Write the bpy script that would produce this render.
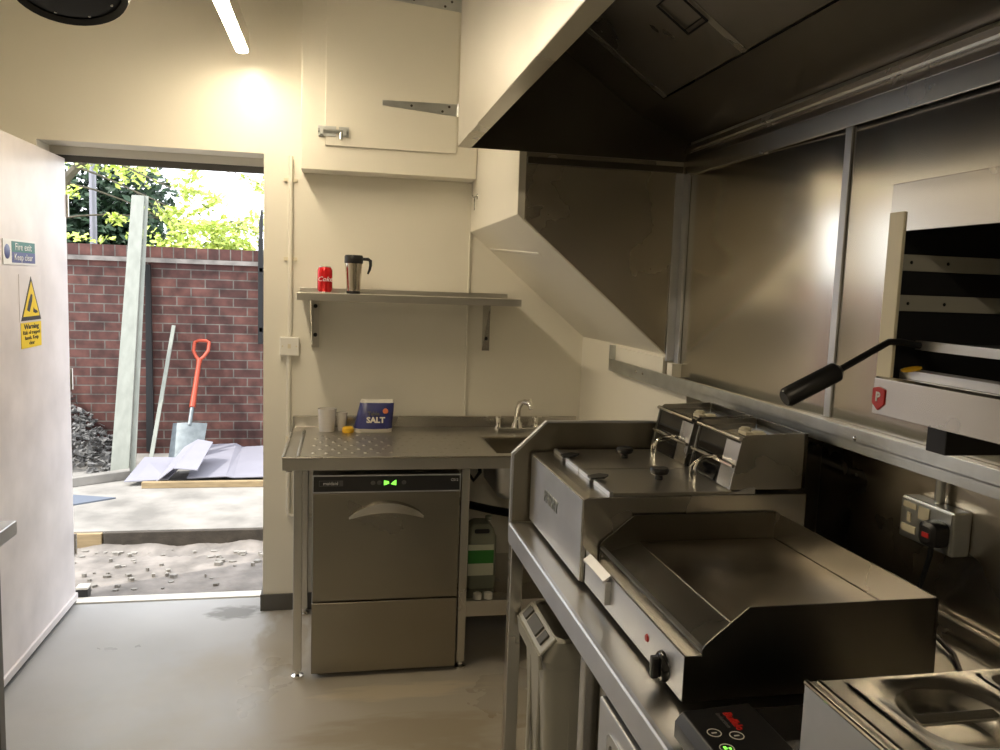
import bpy, math, random
from mathutils import Vector, Matrix
random.seed(7)
PI = math.pi
for o in list(bpy.data.objects): bpy.data.objects.remove(o)
scene = bpy.context.scene
COL = scene.collection

# ---------------------------------------------------------------- camera
def look_matrix(yaw, pitch, roll, loc):
    cy, sy, cp, sp = math.cos(yaw), math.sin(yaw), math.cos(pitch), math.sin(pitch)
    f = Vector((sy*cp, cy*cp, sp)); r = Vector((cy, -sy, 0)); u = r.cross(f)
    cr, sr = math.cos(roll), math.sin(roll)
    r2 = r*cr + u*sr; u2 = -r*sr + u*cr
    m = Matrix((r2, u2, -f)).transposed().to_4x4(); m.translation = loc
    return m
cam_d = bpy.data.cameras.new('camera'); cam = bpy.data.objects.new('camera', cam_d); COL.objects.link(cam)
cam_d.sensor_width = 36; cam_d.lens = 796.5/1000*36; cam_d.clip_start = .05
cam.matrix_world = look_matrix(math.radians(11.437), math.radians(-6.319), math.radians(2.011), Vector((0, 0, 1.6)))
scene.camera = cam
# ---------------------------------------------------------------- world, sun, exposure
SKY = 2.5; SUN = 3.2; TUBE = 58.0
w = bpy.data.worlds.new('sky'); scene.world = w; w.use_nodes = True
bg = w.node_tree.nodes['Background']; bg.inputs[0].default_value = (.91, .95, 1, 1); bg.inputs[1].default_value = SKY
sd = bpy.data.lights.new('sun', 'SUN'); sd.energy = SUN; sd.angle = .01; sd.color = (1, .95, .85)
sun = bpy.data.objects.new('sun', sd); COL.objects.link(sun)
sun.rotation_euler = Vector((.55, .24, -.75)).to_track_quat('-Z', 'Y').to_euler()
pd = bpy.data.lights.new('door_portal', 'AREA'); pd.shape = 'RECTANGLE'; pd.size = .9; pd.size_y = 2.1; pd.cycles.is_portal = True
po = bpy.data.objects.new('door_portal', pd); COL.objects.link(po); po.location = (-.81, 4.08, 1.06); po.rotation_euler = (-PI/2, 0, 0)
vs = scene.view_settings
scene.display_settings.display_device = 'sRGB'
vs.view_transform = 'Standard'; vs.look = 'None'; vs.exposure = 0.55; vs.gamma = 1; vs.use_curve_mapping = False

# ---------------------------------------------------------------- materials
MATS = {}
def mat(name, col, rough=.5, metal=0, var=0, scale=8, bump=0, bscale=60, stretch=None, spec=None, emit=None, alpha=None, trans=0, rvar=0, coat=0):
    m = bpy.data.materials.new(name); m.use_nodes = True; n = m.node_tree; b = n.nodes['Principled BSDF']
    b.inputs['Base Color'].default_value = (*col, 1); b.inputs['Roughness'].default_value = rough; b.inputs['Metallic'].default_value = metal
    if spec is not None: b.inputs['Specular IOR Level'].default_value = spec
    if trans: b.inputs['Transmission Weight'].default_value = trans
    if coat: b.inputs['Coat Weight'].default_value = coat; b.inputs['Coat Roughness'].default_value = .08
    if emit: b.inputs['Emission Color'].default_value = (*emit[0], 1); b.inputs['Emission Strength'].default_value = emit[1]
    tc = n.nodes.new('ShaderNodeTexCoord'); mp = n.nodes.new('ShaderNodeMapping'); n.links.new(tc.outputs['Object'], mp.inputs[0])
    if stretch: mp.inputs['Scale'].default_value = stretch
    if var or rvar:
        t = n.nodes.new('ShaderNodeTexNoise'); t.inputs['Scale'].default_value = scale; t.inputs['Detail'].default_value = 5
        n.links.new(mp.outputs[0], t.inputs['Vector'])
        if var:
            mr = n.nodes.new('ShaderNodeMapRange'); mr.inputs[1].default_value = .3; mr.inputs[2].default_value = .7
            mr.inputs[3].default_value = 1-var; mr.inputs[4].default_value = 1+var
            n.links.new(t.outputs[0], mr.inputs[0])
            mx = n.nodes.new('ShaderNodeVectorMath'); mx.operation = 'SCALE'; mx.inputs[0].default_value = col
            n.links.new(mr.outputs[0], mx.inputs['Scale']); n.links.new(mx.outputs[0], b.inputs['Base Color'])
        if rvar:
            m2 = n.nodes.new('ShaderNodeMapRange'); m2.inputs[1].default_value = .3; m2.inputs[2].default_value = .7
            m2.inputs[3].default_value = rough-rvar; m2.inputs[4].default_value = rough+rvar
            n.links.new(t.outputs[0], m2.inputs[0]); n.links.new(m2.outputs[0], b.inputs['Roughness'])
    if bump:
        t = n.nodes.new('ShaderNodeTexNoise'); t.inputs['Scale'].default_value = bscale; t.inputs['Detail'].default_value = 3
        n.links.new(mp.outputs[0], t.inputs['Vector'])
        bp = n.nodes.new('ShaderNodeBump'); bp.inputs['Strength'].default_value = bump; bp.inputs['Distance'].default_value = .01
        n.links.new(t.outputs[0], bp.inputs['Height']); n.links.new(bp.outputs[0], b.inputs['Normal'])
    MATS[name] = m; return m
mat('cream_wall', (.80, .765, .665), .32, var=.03, scale=1.5, bump=.03, bscale=12)
mat('ceiling_white', (.74, .71, .63), .7)
mat('steel', (.56, .54, .50), .27, 1, var=.03, scale=2, rvar=.02)
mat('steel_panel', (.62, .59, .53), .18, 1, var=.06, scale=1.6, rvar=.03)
mat('steel_soft', (.52, .48, .41), .27, 1, var=.05, scale=1.5, rvar=.02)
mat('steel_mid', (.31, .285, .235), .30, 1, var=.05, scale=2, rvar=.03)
mat('steel_top', (.56, .54, .50), .33, 1, var=.05, scale=4, rvar=.03)
mat('steel_dark', (.13, .12, .10), .35, 1, var=.15, scale=3, rvar=.08)
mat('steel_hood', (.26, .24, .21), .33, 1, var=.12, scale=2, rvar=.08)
mat('steel_satin', (.64, .65, .68), .42, 1, var=.06, scale=9, rvar=.03)  # blue tint stands in for daylight mirrored by bench edge and fryer front
mat('plate_grill', (.36, .32, .26), .36, 1, var=.2, scale=4, rvar=.1)
mat('chrome', (.8, .78, .74), .12, 1)
mat('galvanised', (.60, .62, .61), .34, 1, var=.08, scale=18)
mat('black_plastic', (.012, .012, .013), .35)
mat('black_gloss', (.008, .008, .009), .08)
mat('black_panel', (.022, .022, .024), .3)
mat('black_metal', (.02, .02, .021), .4, .3)
mat('dark_gap', (.01, .01, .01), .8)
mat('red_plastic', (.5, .02, .015), .35)
mat('orange_red', (.36, .045, .015), .45)
mat('cream_plastic', (.72, .66, .5), .4)
mat('white_plastic', (.8, .78, .72), .35)
mat('grey_plastic', (.42, .41, .36), .42, var=.04)
mat('floor_vinyl', (.42, .42, .42), .34, var=.10, scale=2.2, rvar=.09, bump=.06, bscale=180)
mat('skirting', (.10, .095, .085), .5)
mat('door_paint', (.74, .70, .71), .38, var=.13, scale=4, bump=.05, bscale=5)
mat('sign_green', (.015, .16, .14), .4)
mat('sign_blue', (.06, .08, .25), .4)
mat('sign_white', (.8, .8, .8), .4)
mat('sign_yellow', (.85, .62, .02), .4)
mat('sign_black', (.02, .02, .02), .5)
mat('can_red', (.62, .012, .015), .25, .35)
mat('alu', (.75, .75, .75), .25, 1)
mat('salt_blue', (.03, .035, .16), .35, var=.15, scale=30)
mat('paper_white', (.75, .72, .65), .6)
mat('salt_orange', (.7, .2, .08), .5)
mat('green_label', (.03, .22, .03), .5)
mat('pale_label', (.6, .62, .5), .5)
mat('container_clear', (.34, .36, .28), .25, trans=.35)
mat('cup_clear', (.85, .82, .78), .25, trans=.55)
mat('yellow_cap', (.85, .5, .03), .4)
mat('display_green', (.05, .4, .03), .4, emit=((.25, 1, .08), 1.1))
mat('button_grey', (.10, .10, .10), .4)
mat('concrete', (.20, .18, .165), .85, var=.4, scale=7, bump=.5, bscale=25)
mat('concrete_pale', (.25, .235, .215), .85, var=.35, scale=3.5, bump=.5, bscale=14)
mat('riser_dark', (.055, .045, .035), .8, var=.3, scale=12, bump=.3)
mat('timber', (.30, .22, .12), .7, var=.2, scale=9, stretch=(1, 6, 6))
mat('plank_pale', (.23, .24, .21), .6, var=.12, scale=6, stretch=(4, 4, 1))
mat('board_white', (.25, .245, .29), .6, var=.06, scale=4)
mat('slate_blue', (.12, .14, .18), .7)
mat('hole_grey', (.10, .095, .08), .6)
mat('rubble', (.16, .155, .15), .85, var=.45, scale=30)
mat('bush_dark', (.02, .05, .022), .6, var=.5, scale=6)
mat('leaf_lime', (.52, .62, .13), .5, var=.4, scale=5)
mat('bark', (.10, .085, .06), .8, var=.2)
mat('shovel_steel', (.15, .17, .18), .45, .6, var=.2, scale=20)
mat('mug_lens', (.6, .55, .48), .16, 1)
mat('lamp_diffuser', (1, .9, .7), .5, emit=((1, .84, .60), TUBE))
mat('lamp_body', (.75, .72, .65), .5)
def brick_mat(name, soldier=False):
    m = bpy.data.materials.new(name); m.use_nodes = True; n = m.node_tree; b = n.nodes['Principled BSDF']
    tc = n.nodes.new('ShaderNodeTexCoord'); sp = n.nodes.new('ShaderNodeSeparateXYZ'); cb = n.nodes.new('ShaderNodeCombineXYZ')
    n.links.new(tc.outputs['Object'], sp.inputs[0])
    n.links.new(sp.outputs[0], cb.inputs[1 if soldier else 0]); n.links.new(sp.outputs[2], cb.inputs[0 if soldier else 1])
    br = n.nodes.new('ShaderNodeTexBrick'); n.links.new(cb.outputs[0], br.inputs['Vector'])
    br.inputs['Color1'].default_value = (.055, .020, .017, 1); br.inputs['Color2'].default_value = (.105, .042, .033, 1)
    br.inputs['Mortar'].default_value = (.115, .10, .088, 1); br.inputs['Scale'].default_value = 1
    br.inputs['Mortar Size'].default_value = .005; br.inputs['Brick Width'].default_value = .225; br.inputs['Row Height'].default_value = .075
    if soldier: br.inputs['Row Height'].default_value = .09; br.offset = 0
    br.inputs['Bias'].default_value = -.1
    no = n.nodes.new('ShaderNodeTexNoise'); no.inputs['Scale'].default_value = 9; no.inputs['Detail'].default_value = 6
    n.links.new(tc.outputs['Object'], no.inputs['Vector'])
    mr = n.nodes.new('ShaderNodeMapRange'); mr.inputs[1].default_value = .3; mr.inputs[2].default_value = .7; mr.inputs[3].default_value = .5; mr.inputs[4].default_value = 1.5
    n.links.new(no.outputs[0], mr.inputs[0])
    mx = n.nodes.new('ShaderNodeVectorMath'); mx.operation = 'SCALE'; n.links.new(br.outputs[0], mx.inputs[0]); n.links.new(mr.outputs[0], mx.inputs['Scale'])
    n.links.new(mx.outputs[0], b.inputs['Base Color']); b.inputs['Roughness'].default_value = .85
    bp = n.nodes.new('ShaderNodeBump'); bp.inputs['Distance'].default_value = .008; bp.invert = True
    n.links.new(br.outputs['Fac'], bp.inputs['Height']); n.links.new(bp.outputs[0], b.inputs['Normal'])
    MATS[name] = m
brick_mat('brick'); brick_mat('brick_soldier', True)

# ---------------------------------------------------------------- mesh helpers
class MB:
    def __init__(s): s.v = []; s.f = []; s.sm = []
    def add(s, vs_, fs, smooth=False):
        k = len(s.v); s.v += [Vector(p) for p in vs_]; s.f += [tuple(i+k for i in f) for f in fs]; s.sm += [smooth]*len(fs); return s
    def box(s, x0, x1, y0, y1, z0, z1):
        return s.add([(x0,y0,z0),(x1,y0,z0),(x1,y1,z0),(x0,y1,z0),(x0,y0,z1),(x1,y0,z1),(x1,y1,z1),(x0,y1,z1)],
            [(0,3,2,1),(4,5,6,7),(0,1,5,4),(1,2,6,5),(2,3,7,6),(3,0,4,7)])
    def prism(s, pts, vec):
        n = len(pts); a = [Vector(p) for p in pts]; vec = Vector(vec); b = [p+vec for p in a]
        nrm = Vector((0,0,0))
        for i in range(n): nrm += a[i].cross(a[(i+1) % n])
        if nrm.dot(vec) > 0: a.reverse(); b.reverse()
        return s.add(a+b, [tuple(range(n)), tuple(range(2*n-1, n-1, -1))] + [(i, n+i, n+(i+1) % n, (i+1) % n) for i in range(n)])
    def xz(s, prof, y0, y1): return s.prism([(x, y0, z) for x, z in prof], (0, y1-y0, 0))
    def yz(s, prof, x0, x1): return s.prism([(x0, y, z) for y, z in prof], (x1-x0, 0, 0))
    def tube(s, pts, r, seg=10, cap=True):
        pts = [Vector(p) for p in pts]; n = len(pts); rs = r if isinstance(r, (list, tuple)) else [r]*n
        vs_ = []; up = None
        for i, p in enumerate(pts):
            d = (pts[min(i+1, n-1)]-pts[max(i-1, 0)]).normalized()
            if up is None: up = d.orthogonal().normalized()
            up = (up - d*up.dot(d)).normalized(); w_ = d.cross(up)
            for k in range(seg): a = 2*PI*k/seg; vs_.append(p+(up*math.cos(a)+w_*math.sin(a))*rs[i])
        fs = [(i*seg+k, i*seg+(k+1) % seg, (i+1)*seg+(k+1) % seg, (i+1)*seg+k) for i in range(n-1) for k in range(seg)]
        s.add(vs_, fs, True)
        if cap: s.add(vs_[:seg], [tuple(range(seg-1, -1, -1))]); s.add(vs_[-seg:], [tuple(range(seg))])
        return s
    def lathe(s, c, prof, seg=24, axis=(0,0,1)):
        ax = Vector(axis).normalized(); u = ax.orthogonal().normalized(); w_ = ax.cross(u); c = Vector(c); m = len(prof)
        vs_ = [c+ax*z+(u*math.cos(2*PI*k/seg)+w_*math.sin(2*PI*k/seg))*max(r, 1e-5) for r, z in prof for k in range(seg)]
        return s.add(vs_, [(i*seg+k, i*seg+(k+1) % seg, (i+1)*seg+(k+1) % seg, (i+1)*seg+k) for i in range(m-1) for k in range(seg)], True)
    def rrect(s, x0, x1, y0, y1, r, seg=5):
        out = []
        for cx, cy, a0 in ((x1-r, y1-r, 0), (x0+r, y1-r, 90), (x0+r, y0+r, 180), (x1-r, y0+r, 270)):
            for k in range(seg+1): a = math.radians(a0+90*k/seg); out.append((cx+r*math.cos(a), cy+r*math.sin(a)))
        return out
    def loft(s, rings, cap0=True, cap1=True, smooth=True):
        n = len(rings[0]); m = len(rings); vs_ = [p for r_ in rings for p in r_]
        s.add(vs_, [(i*n+k, i*n+(k+1) % n, (i+1)*n+(k+1) % n, (i+1)*n+k) for i in range(m-1) for k in range(n)], smooth)
        if cap0: s.add(rings[0], [tuple(range(n-1, -1, -1))])
        if cap1: s.add(rings[-1], [tuple(range(n))])
        return s
    def sphere(s, c, r, sz=1, seg=12, rg=8):
        return s.lathe(c, [(r*math.sin(PI*i/rg), -r*sz*math.cos(PI*i/rg)) for i in range(rg+1)], seg)
    def build(s, name, m, parent=None, base=None, bev=0, **kw):
        off = Vector(parent['_b']) if parent is not None and '_b' in parent else Vector((0,0,0))
        if parent is None:
            if base is None:
                xs = [v.x for v in s.v]; ys = [v.y for v in s.v]; zs = [v.z for v in s.v]
                base = ((min(xs)+max(xs))/2, (min(ys)+max(ys))/2, min(zs))
            off = Vector(base)
        me = bpy.data.meshes.new(name); me.from_pydata([tuple(v-off) for v in s.v], [], s.f); me.materials.append(MATS[m])
        me.polygons.foreach_set('use_smooth', s.sm); me.update()
        if any(s.sm): me.set_sharp_from_angle(angle=math.radians(38))
        o = bpy.data.objects.new(name, me); COL.objects.link(o)
        if parent is None: o.location = off; o['_b'] = tuple(off)
        else: o.parent = parent; o['_b'] = tuple(off)
        if bev:
            b = o.modifiers.new('bevel', 'BEVEL'); b.width = bev; b.segments = 2; b.limit_method = 'ANGLE'; b.angle_limit = math.radians(40)
        for k, v in kw.items(): o[k] = v
        return o
def tag(o, label, cat, group=None, kind=None):
    o['label'] = label; o['category'] = cat
    if group: o['group'] = group
    if kind: o['kind'] = kind
    return o
def thing(name, label, cat, base, group=None):
    o = bpy.data.objects.new(name, None); COL.objects.link(o); o.location = base; o['_b'] = tuple(base); o.empty_display_size = .05
    return tag(o, label, cat, group)
def struct(mb, name, m, bev=0, label=None):
    o = mb.build(name, m, bev=bev, kind='structure')
    if label: o['label'] = label
    return o
def B(*a): return MB().box(*a)
def copy_tree(o, delta, parent=None):
    c = o.copy(); COL.objects.link(c)
    if parent is None: c.location = o.location+Vector(delta)
    else: c.parent = parent
    c['_b'] = tuple(Vector(o['_b'])+Vector(delta))
    for ch in list(o.children): copy_tree(ch, delta, c)
    return c
def text(body, size, origin, right, up, m, parent, depth=.0006, name='lettering', align='CENTER', sx=1, shear=0, spacing=1, bold=0):
    cu = bpy.data.curves.new(name, 'FONT'); cu.body = body; cu.size = size; cu.align_x = align; cu.align_y = 'CENTER'
    cu.extrude = depth; cu.shear = shear; cu.space_character = spacing; cu.offset = bold; cu.resolution_u = 2
    to = bpy.data.objects.new(name, cu); COL.objects.link(to)
    bpy.context.view_layer.update()
    me = bpy.data.meshes.new_from_object(to.evaluated_get(bpy.context.evaluated_depsgraph_get()))
    bpy.data.objects.remove(to)
    r = Vector(right).normalized(); u = Vector(up).normalized(); nn = r.cross(u)
    off = Vector(parent['_b']); og = Vector(origin)
    for v in me.vertices: c = v.co.copy(); v.co = og + r*c.x*sx + u*c.y + nn*(c.z) - off
    me.materials.clear(); me.materials.append(MATS[m])
    o = bpy.data.objects.new(name, me); COL.objects.link(o); o.parent = parent; o['_b'] = tuple(off)
    return o

# ================================================================ THE SETTING
YB = 3.86; XF = 1.20; XR = 1.262; XL = -1.55; ZC = 2.95; YN = -5.2
fm = MATS['floor_vinyl'].node_tree; fb = fm.nodes['Principled BSDF']; src = fb.inputs['Base Color'].links[0].from_socket
tcn = [q for q in fm.nodes if q.type == 'TEX_COORD'][0]
def stain(c, r, k, col):
    global src
    mp = fm.nodes.new('ShaderNodeMapping'); mp.vector_type = 'POINT'; fm.links.new(tcn.outputs['Object'], mp.inputs[0])
    # object origin is the floor's centre
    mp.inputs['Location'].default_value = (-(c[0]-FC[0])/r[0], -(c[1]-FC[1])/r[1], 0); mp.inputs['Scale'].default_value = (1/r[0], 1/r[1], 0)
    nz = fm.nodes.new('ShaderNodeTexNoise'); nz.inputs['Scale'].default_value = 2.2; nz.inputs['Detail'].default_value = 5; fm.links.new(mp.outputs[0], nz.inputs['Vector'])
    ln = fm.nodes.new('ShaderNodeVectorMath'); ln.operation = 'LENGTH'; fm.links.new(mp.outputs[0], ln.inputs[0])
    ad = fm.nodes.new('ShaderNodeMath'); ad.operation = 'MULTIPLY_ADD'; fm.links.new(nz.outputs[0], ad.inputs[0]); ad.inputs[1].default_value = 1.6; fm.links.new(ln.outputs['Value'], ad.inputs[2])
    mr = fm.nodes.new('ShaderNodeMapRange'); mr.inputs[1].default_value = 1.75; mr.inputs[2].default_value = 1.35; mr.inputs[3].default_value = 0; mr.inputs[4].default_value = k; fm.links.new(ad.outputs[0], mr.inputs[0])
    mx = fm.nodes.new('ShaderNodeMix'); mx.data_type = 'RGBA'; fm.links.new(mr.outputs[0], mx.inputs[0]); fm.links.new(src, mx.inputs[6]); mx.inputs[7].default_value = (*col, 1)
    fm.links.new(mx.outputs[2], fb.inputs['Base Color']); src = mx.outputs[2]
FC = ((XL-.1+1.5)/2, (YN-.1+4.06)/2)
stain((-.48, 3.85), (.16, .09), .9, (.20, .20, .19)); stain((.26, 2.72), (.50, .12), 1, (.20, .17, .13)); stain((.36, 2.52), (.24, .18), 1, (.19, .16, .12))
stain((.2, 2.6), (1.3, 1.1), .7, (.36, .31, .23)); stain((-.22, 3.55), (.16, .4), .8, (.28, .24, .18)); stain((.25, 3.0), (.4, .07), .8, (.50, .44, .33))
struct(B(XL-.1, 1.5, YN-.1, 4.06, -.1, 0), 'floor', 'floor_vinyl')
struct(B(XL-.1, 1.5, YN-.1, 4.06, ZC, ZC+.1), 'ceiling', 'ceiling_white')
m = MB(); m.box(XL, -1.30, YB, 4.06, 0, ZC); m.box(-.352, 1.5, YB, 4.06, 0, ZC); m.box(-1.30, -.352, YB, 4.06, 2.165, ZC)
struct(m, 'wall_back', 'cream_wall')
m = MB(); m.box(XR, 1.5, YN, 2.81, 0, ZC); m.box(XF, 1.5, 2.81, YB, 0, ZC); m.box(XF, 1.4, 2.60, 2.81, 0, 1.24)
struct(m, 'wall_right', 'cream_wall')
struct(B(XL-.1, XL, YN, 4.06, 0, ZC), 'wall_left', 'cream_wall')
struct(B(XL, 1.5, YN-.1, YN, 0, ZC), 'wall_rear', 'cream_wall')
m = MB(); m.xz([(.61, ZC), (.61, 1.858), (XF, 1.365), (XR, 1.312), (XR, ZC)], 2.81, YB)
struct(m, 'wall_stair', 'cream_wall', bev=.003)
m = MB(); m.box(-.352, 1.2, YB-.012, YB, 0, .082); m.box(-.364, -.352, YB-.012, 4.05, 0, .082)
struct(m, 'baseboard_back', 'skirting', bev=.003)
struct(B(XL, XL+.012, YN, YB, 0, .08), 'baseboard_left', 'skirting')
struct(B(-1.30, -.352, 4.035, 4.06, 2.098, 2.128), 'trim_1', 'skirting')
struct(B(-1.30, -.352, 4.02, 4.06, 2.128, 2.165), 'trim_11', 'ceiling_white')            # dark door head
m = MB(); m.box(-1.30, -.352, 4.03, 4.10, 0, .008)
struct(m, 'trim_2', 'paper_white', bev=.002)                                          # threshold strip
struct(B(.604, .613, 3.848, YB, .96, 1.86), 'trim_3', 'cream_wall', bev=.003)  # wall board joint
# thin white strip along the soffit
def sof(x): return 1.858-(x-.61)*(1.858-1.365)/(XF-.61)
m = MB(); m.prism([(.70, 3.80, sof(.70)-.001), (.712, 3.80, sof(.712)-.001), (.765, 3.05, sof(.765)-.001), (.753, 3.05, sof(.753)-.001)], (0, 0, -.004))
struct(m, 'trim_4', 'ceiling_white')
# steel corner angles
m = MB(); m.box(1.196, 1.250, 2.790, 2.800, 1.345, 2.034); m.box(1.224, 1.2355, 2.75, 2.789, 1.30, 2.03)
struct(m, 'trim_5', 'steel_satin', bev=.002)
m = MB(); m.box(1.248, 1.2545, 1.838, 1.866, 1.292, 2.03)
struct(m, 'trim_6', 'steel_satin', bev=.002)

# steel wall cladding
p = MB(); p.xz([(.636, 2.075), (.636, sof(.636)+.006), (1.2, sof(1.2)+.006), (1.254, sof(1.254)+.006), (1.254, 2.075)], 2.802, 2.81)
t = p.build('steel_wall_panel', 'steel_soft'); tag(t, 'steel panel with sloping lower edge facing the room below the hood', 'wall panel')
p = MB(); NB = 24; bow = lambda q: 1.2545-.018*(1-(1-q)**3.5)
p.loft([[(bow(i/NB), 1.857+.945*i/NB, 1.289), (1.261, 1.857+.945*i/NB, 1.289), (1.261, 1.857+.945*i/NB, 2.10), (bow(i/NB), 1.857+.945*i/NB, 2.10)] for i in range(NB+1)])
p.sm = [abs(0)<1 and k < NB*4 and k % 4 == 3 for k in range(len(p.f))]
tag(p.build('steel_wall_panel', 'steel_panel'), 'upper steel wall panel right of the corner, left of the vertical joint strip', 'wall panel')
p = B(1.2545, 1.261, -.6, 1.853, 1.289, 2.10); tag(p.build('steel_wall_panel', 'steel_panel'), 'upper steel wall panel behind the wall-hung grill', 'wall panel')
p = B(1.2545, 1.261, 1.87, 2.598, .905, 1.24); tag(p.build('steel_wall_panel', 'steel_soft'), 'dark lower steel wall panel behind the twin fryer', 'wall panel')
p = B(1.2545, 1.261, -.6, 1.866, .905, 1.24); tag(p.build('steel_wall_panel', 'steel_soft'), 'dark lower steel wall panel behind the double socket', 'wall panel')

# ledge rail along right wall
t = thing('wall_rail', 'long horizontal steel rail along the right wall above the fryer', 'rail', (1.2, 1.4, 1.25))
m = MB(); m.box(1.17, 1.174, -.6, 3.36, 1.248, 1.302); m.box(1.17, 1.254, -.6, 2.598, 1.27, 1.274); m.box(1.17, 1.1995, 2.598, 2.80, 1.27, 1.274); m.box(1.17, 1.199, 2.80, 3.36, 1.27, 1.274)
m.box(1.17, 1.199, 3.356, 3.36, 1.248, 1.362); m.build('channel', 'galvanised', t, bev=.001)
m = MB(); m.box(1.228, 1.254, -.6, 2.60, 1.2745, 1.288); m.box(1.188, 1.1995, 2.80, 3.30, 1.29, 1.358); m.box(1.200, 1.246, 2.74, 2.788, 1.29, 1.340); m.build('batten', 'cream_wall', t, bev=.002)
for y in (3.02, 2.95, 1.62, .9): MB().lathe((1.17, y, 1.28), [(.0001, -.004), (.004, -.003), (.006, 0)], 10, (1, 0, 0)).build('screw_head', 'chrome', t)

# ---------------------------------------------------------------- outdoors
struct(B(-6, 4, 4.06, 4.88, -.1, -.005), 'ground', 'concrete')
struct(B(-6, 4, 4.88, 12, -.1, .1), 'slab', 'concrete_pale')
m = MB(); m.box(-1.335, 1.5, 4.85, 4.88, -.005, .098); struct(m, 'trim_7', 'riser_dark', bev=.004)
m = MB(); m.box(-1.60, -1.345, 4.85, 4.88, -.005, .095); struct(m, 'trim_8', 'timber', bev=.004)
t = struct(B(-6, 4, 7.05, 7.28, 0, 1.70), 'wall_yard', 'brick')
struct(B(-6, 4, 7.02, 7.28, 1.70, 1.735), 'trim_9', 'concrete')
struct(B(-6, 4, 7.05, 7.28, 1.735, 1.83), 'trim_10', 'brick_soldier')
m = MB()
for k in range(170):
    x = random.uniform(-1.7, 0); y = random.choice([random.uniform(4.75, 4.84), random.uniform(4.2, 4.84)]); r = random.uniform(.006, .028)
    a = random.uniform(0, PI)
    pts = [(x+r*random.uniform(.7, 1.2)*math.cos(a+q*PI/2.5), y+r*random.uniform(.5, 1)*math.sin(a+q*PI/2.5), -.005) for q in range(5)]
    m.prism(pts, (0, 0, random.uniform(.004, .02)))
tag(m.build('loose_debris', 'concrete_pale'), 'scattered stone chips on the rough ground outside the door', 'debris', kind='stuff')
# dust drift along the foot of the step
m = MB(); random.seed(3); rings = []
for i in range(90):
    x0 = -1.6+i*1.75/89; hh = .022+.008*math.sin(x0*9)+.006*math.sin(x0*23+1)+random.uniform(-.002, .002); dd_ = .13+.03*math.sin(x0*6)+random.uniform(-.015, .015)
    rings.append([(x0, 4.851, -.006), (x0, 4.85-dd_, -.006), (x0, 4.85-dd_*.6, hh*.35), (x0, 4.85-dd_*.3, hh*.8), (x0, 4.851, hh)])
m.loft(rings)
tag(m.build('sand_drift', 'concrete'), 'pale sandy dust banked against the foot of the step outside', 'dust', kind='stuff')
# rubble heap
m = MB()
for k in range(1500):
    u = random.random()**1.3; x = -2.7+u*1.02; top = min(.6, 1.12*(1-u))+.1
    z = random.uniform(.1, max(.13, top)); y = 7.0-random.random()*.65*(1.05-(z-.1)/.6)-.0
    r = random.uniform(.012, .042); c = Vector((x, y, z))
    d = [Vector((random.uniform(-1, 1), random.uniform(-1, 1), random.uniform(-.6, .6))).normalized()*r for _ in range(4)]
    m.add([c+d[0], c+d[1], c+d[2], c+d[3], c-(d[0]+d[1])*.6], [(0, 1, 2), (0, 2, 3), (1, 3, 2), (0, 4, 1), (0, 3, 4), (1, 4, 3)])
tag(m.build('rubble_heap', 'rubble', base=(-2.2, 6.7, .1)), 'grey heap of broken stone chips against the brick wall at left', 'rubble', kind='stuff')
# timber beam, framing, plank, dark strip, post
m = MB(); m.prism([(-1.95, 5.93, .10), (-1.93, 5.86, .10), (-1.50, 6.14, .10), (-1.52, 6.22, .10)], (0, 0, .065))
tag(m.build('timber_beam', 'concrete_pale', bev=.005), 'short pale beam on the ground in front of the rubble heap', 'beam')
m = B(-1.36, -.2, 5.86, 5.90, .10, .145); tag(m.build('timber_batten', 'timber', bev=.004), 'long timber batten edging the white sheets outside', 'batten')
m = MB(); m.prism([(-1.95, 5.75, .10), (-1.46, 5.60, .10), (-1.95, 5.25, .10)], (0, 0, .01))
tag(m.build('slate_sheet', 'slate_blue'), 'flat blue-grey sheet lying at left on the slab outside', 'sheet')
def leaning(name, label, cat, pb, pt, wd, th, mt):
    pb = Vector(pb); pt = Vector(pt); x = Vector((1, 0, 0)); d = (pt-pb).normalized(); n_ = d.cross(x).normalized()
    x = n_.cross(d).normalized()
    m = MB(); m.prism([pb-x*wd/2, pb+x*wd/2, pt+x*wd/2, pt-x*wd/2], n_*-th if n_.y > 0 else n_*th)
    return tag(m.build(name, mt, bev=.003, base=pb), label, cat)
t = thing('leaning_plank', 'tall pale board leaning against the brick wall', 'plank', (-1.60, 6.35, .10))
pb = Vector((-1.60, 6.35, .10)); pt = Vector((-1.60, 7.01, 2.23))
m = MB(); m.prism([pb+Vector((-.085, 0, 0)), pb+Vector((.045, 0, 0)), pt+Vector((.035, 0, 0)), pt+Vector((-.06, 0, 0))], (0, -.03, 0)); m.build('face_board', 'plank_pale', t, bev=.003)
m = MB(); m.prism([pb+Vector((.046, 0, 0)), pb+Vector((.085, 0, 0)), pt+Vector((.06, 0, 0)), pt+Vector((.036, 0, 0))], (0, .012, 0)); m.build('side_board', 'plank_pale', t)
m = MB(); m.prism([(-1.585, 7.02, .12), (-1.525, 7.02, .12), (-1.535, 7.02, 1.68), (-1.575, 7.02, 1.68)], (0, .028, 0))  # narrow dark strip set flat against the bricks
tag(m.build('dark_strip', 'black_metal'), 'dark strip on the brick wall right of the tall board', 'post')
m = MB(); m.box(-.680, -.640, 6.96, 7.00, 1.05, 1.93); m.tube([(-.66, 6.98, 1.92), (-.658, 6.98, 2.05), (-.65, 6.98, 2.17)], [.016, .02, .008], 8); m.box(-.672, -.632, 6.96, 7.05, 1.15, 1.19); m.box(-.672, -.632, 6.96, 7.05, 1.65, 1.69)
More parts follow.
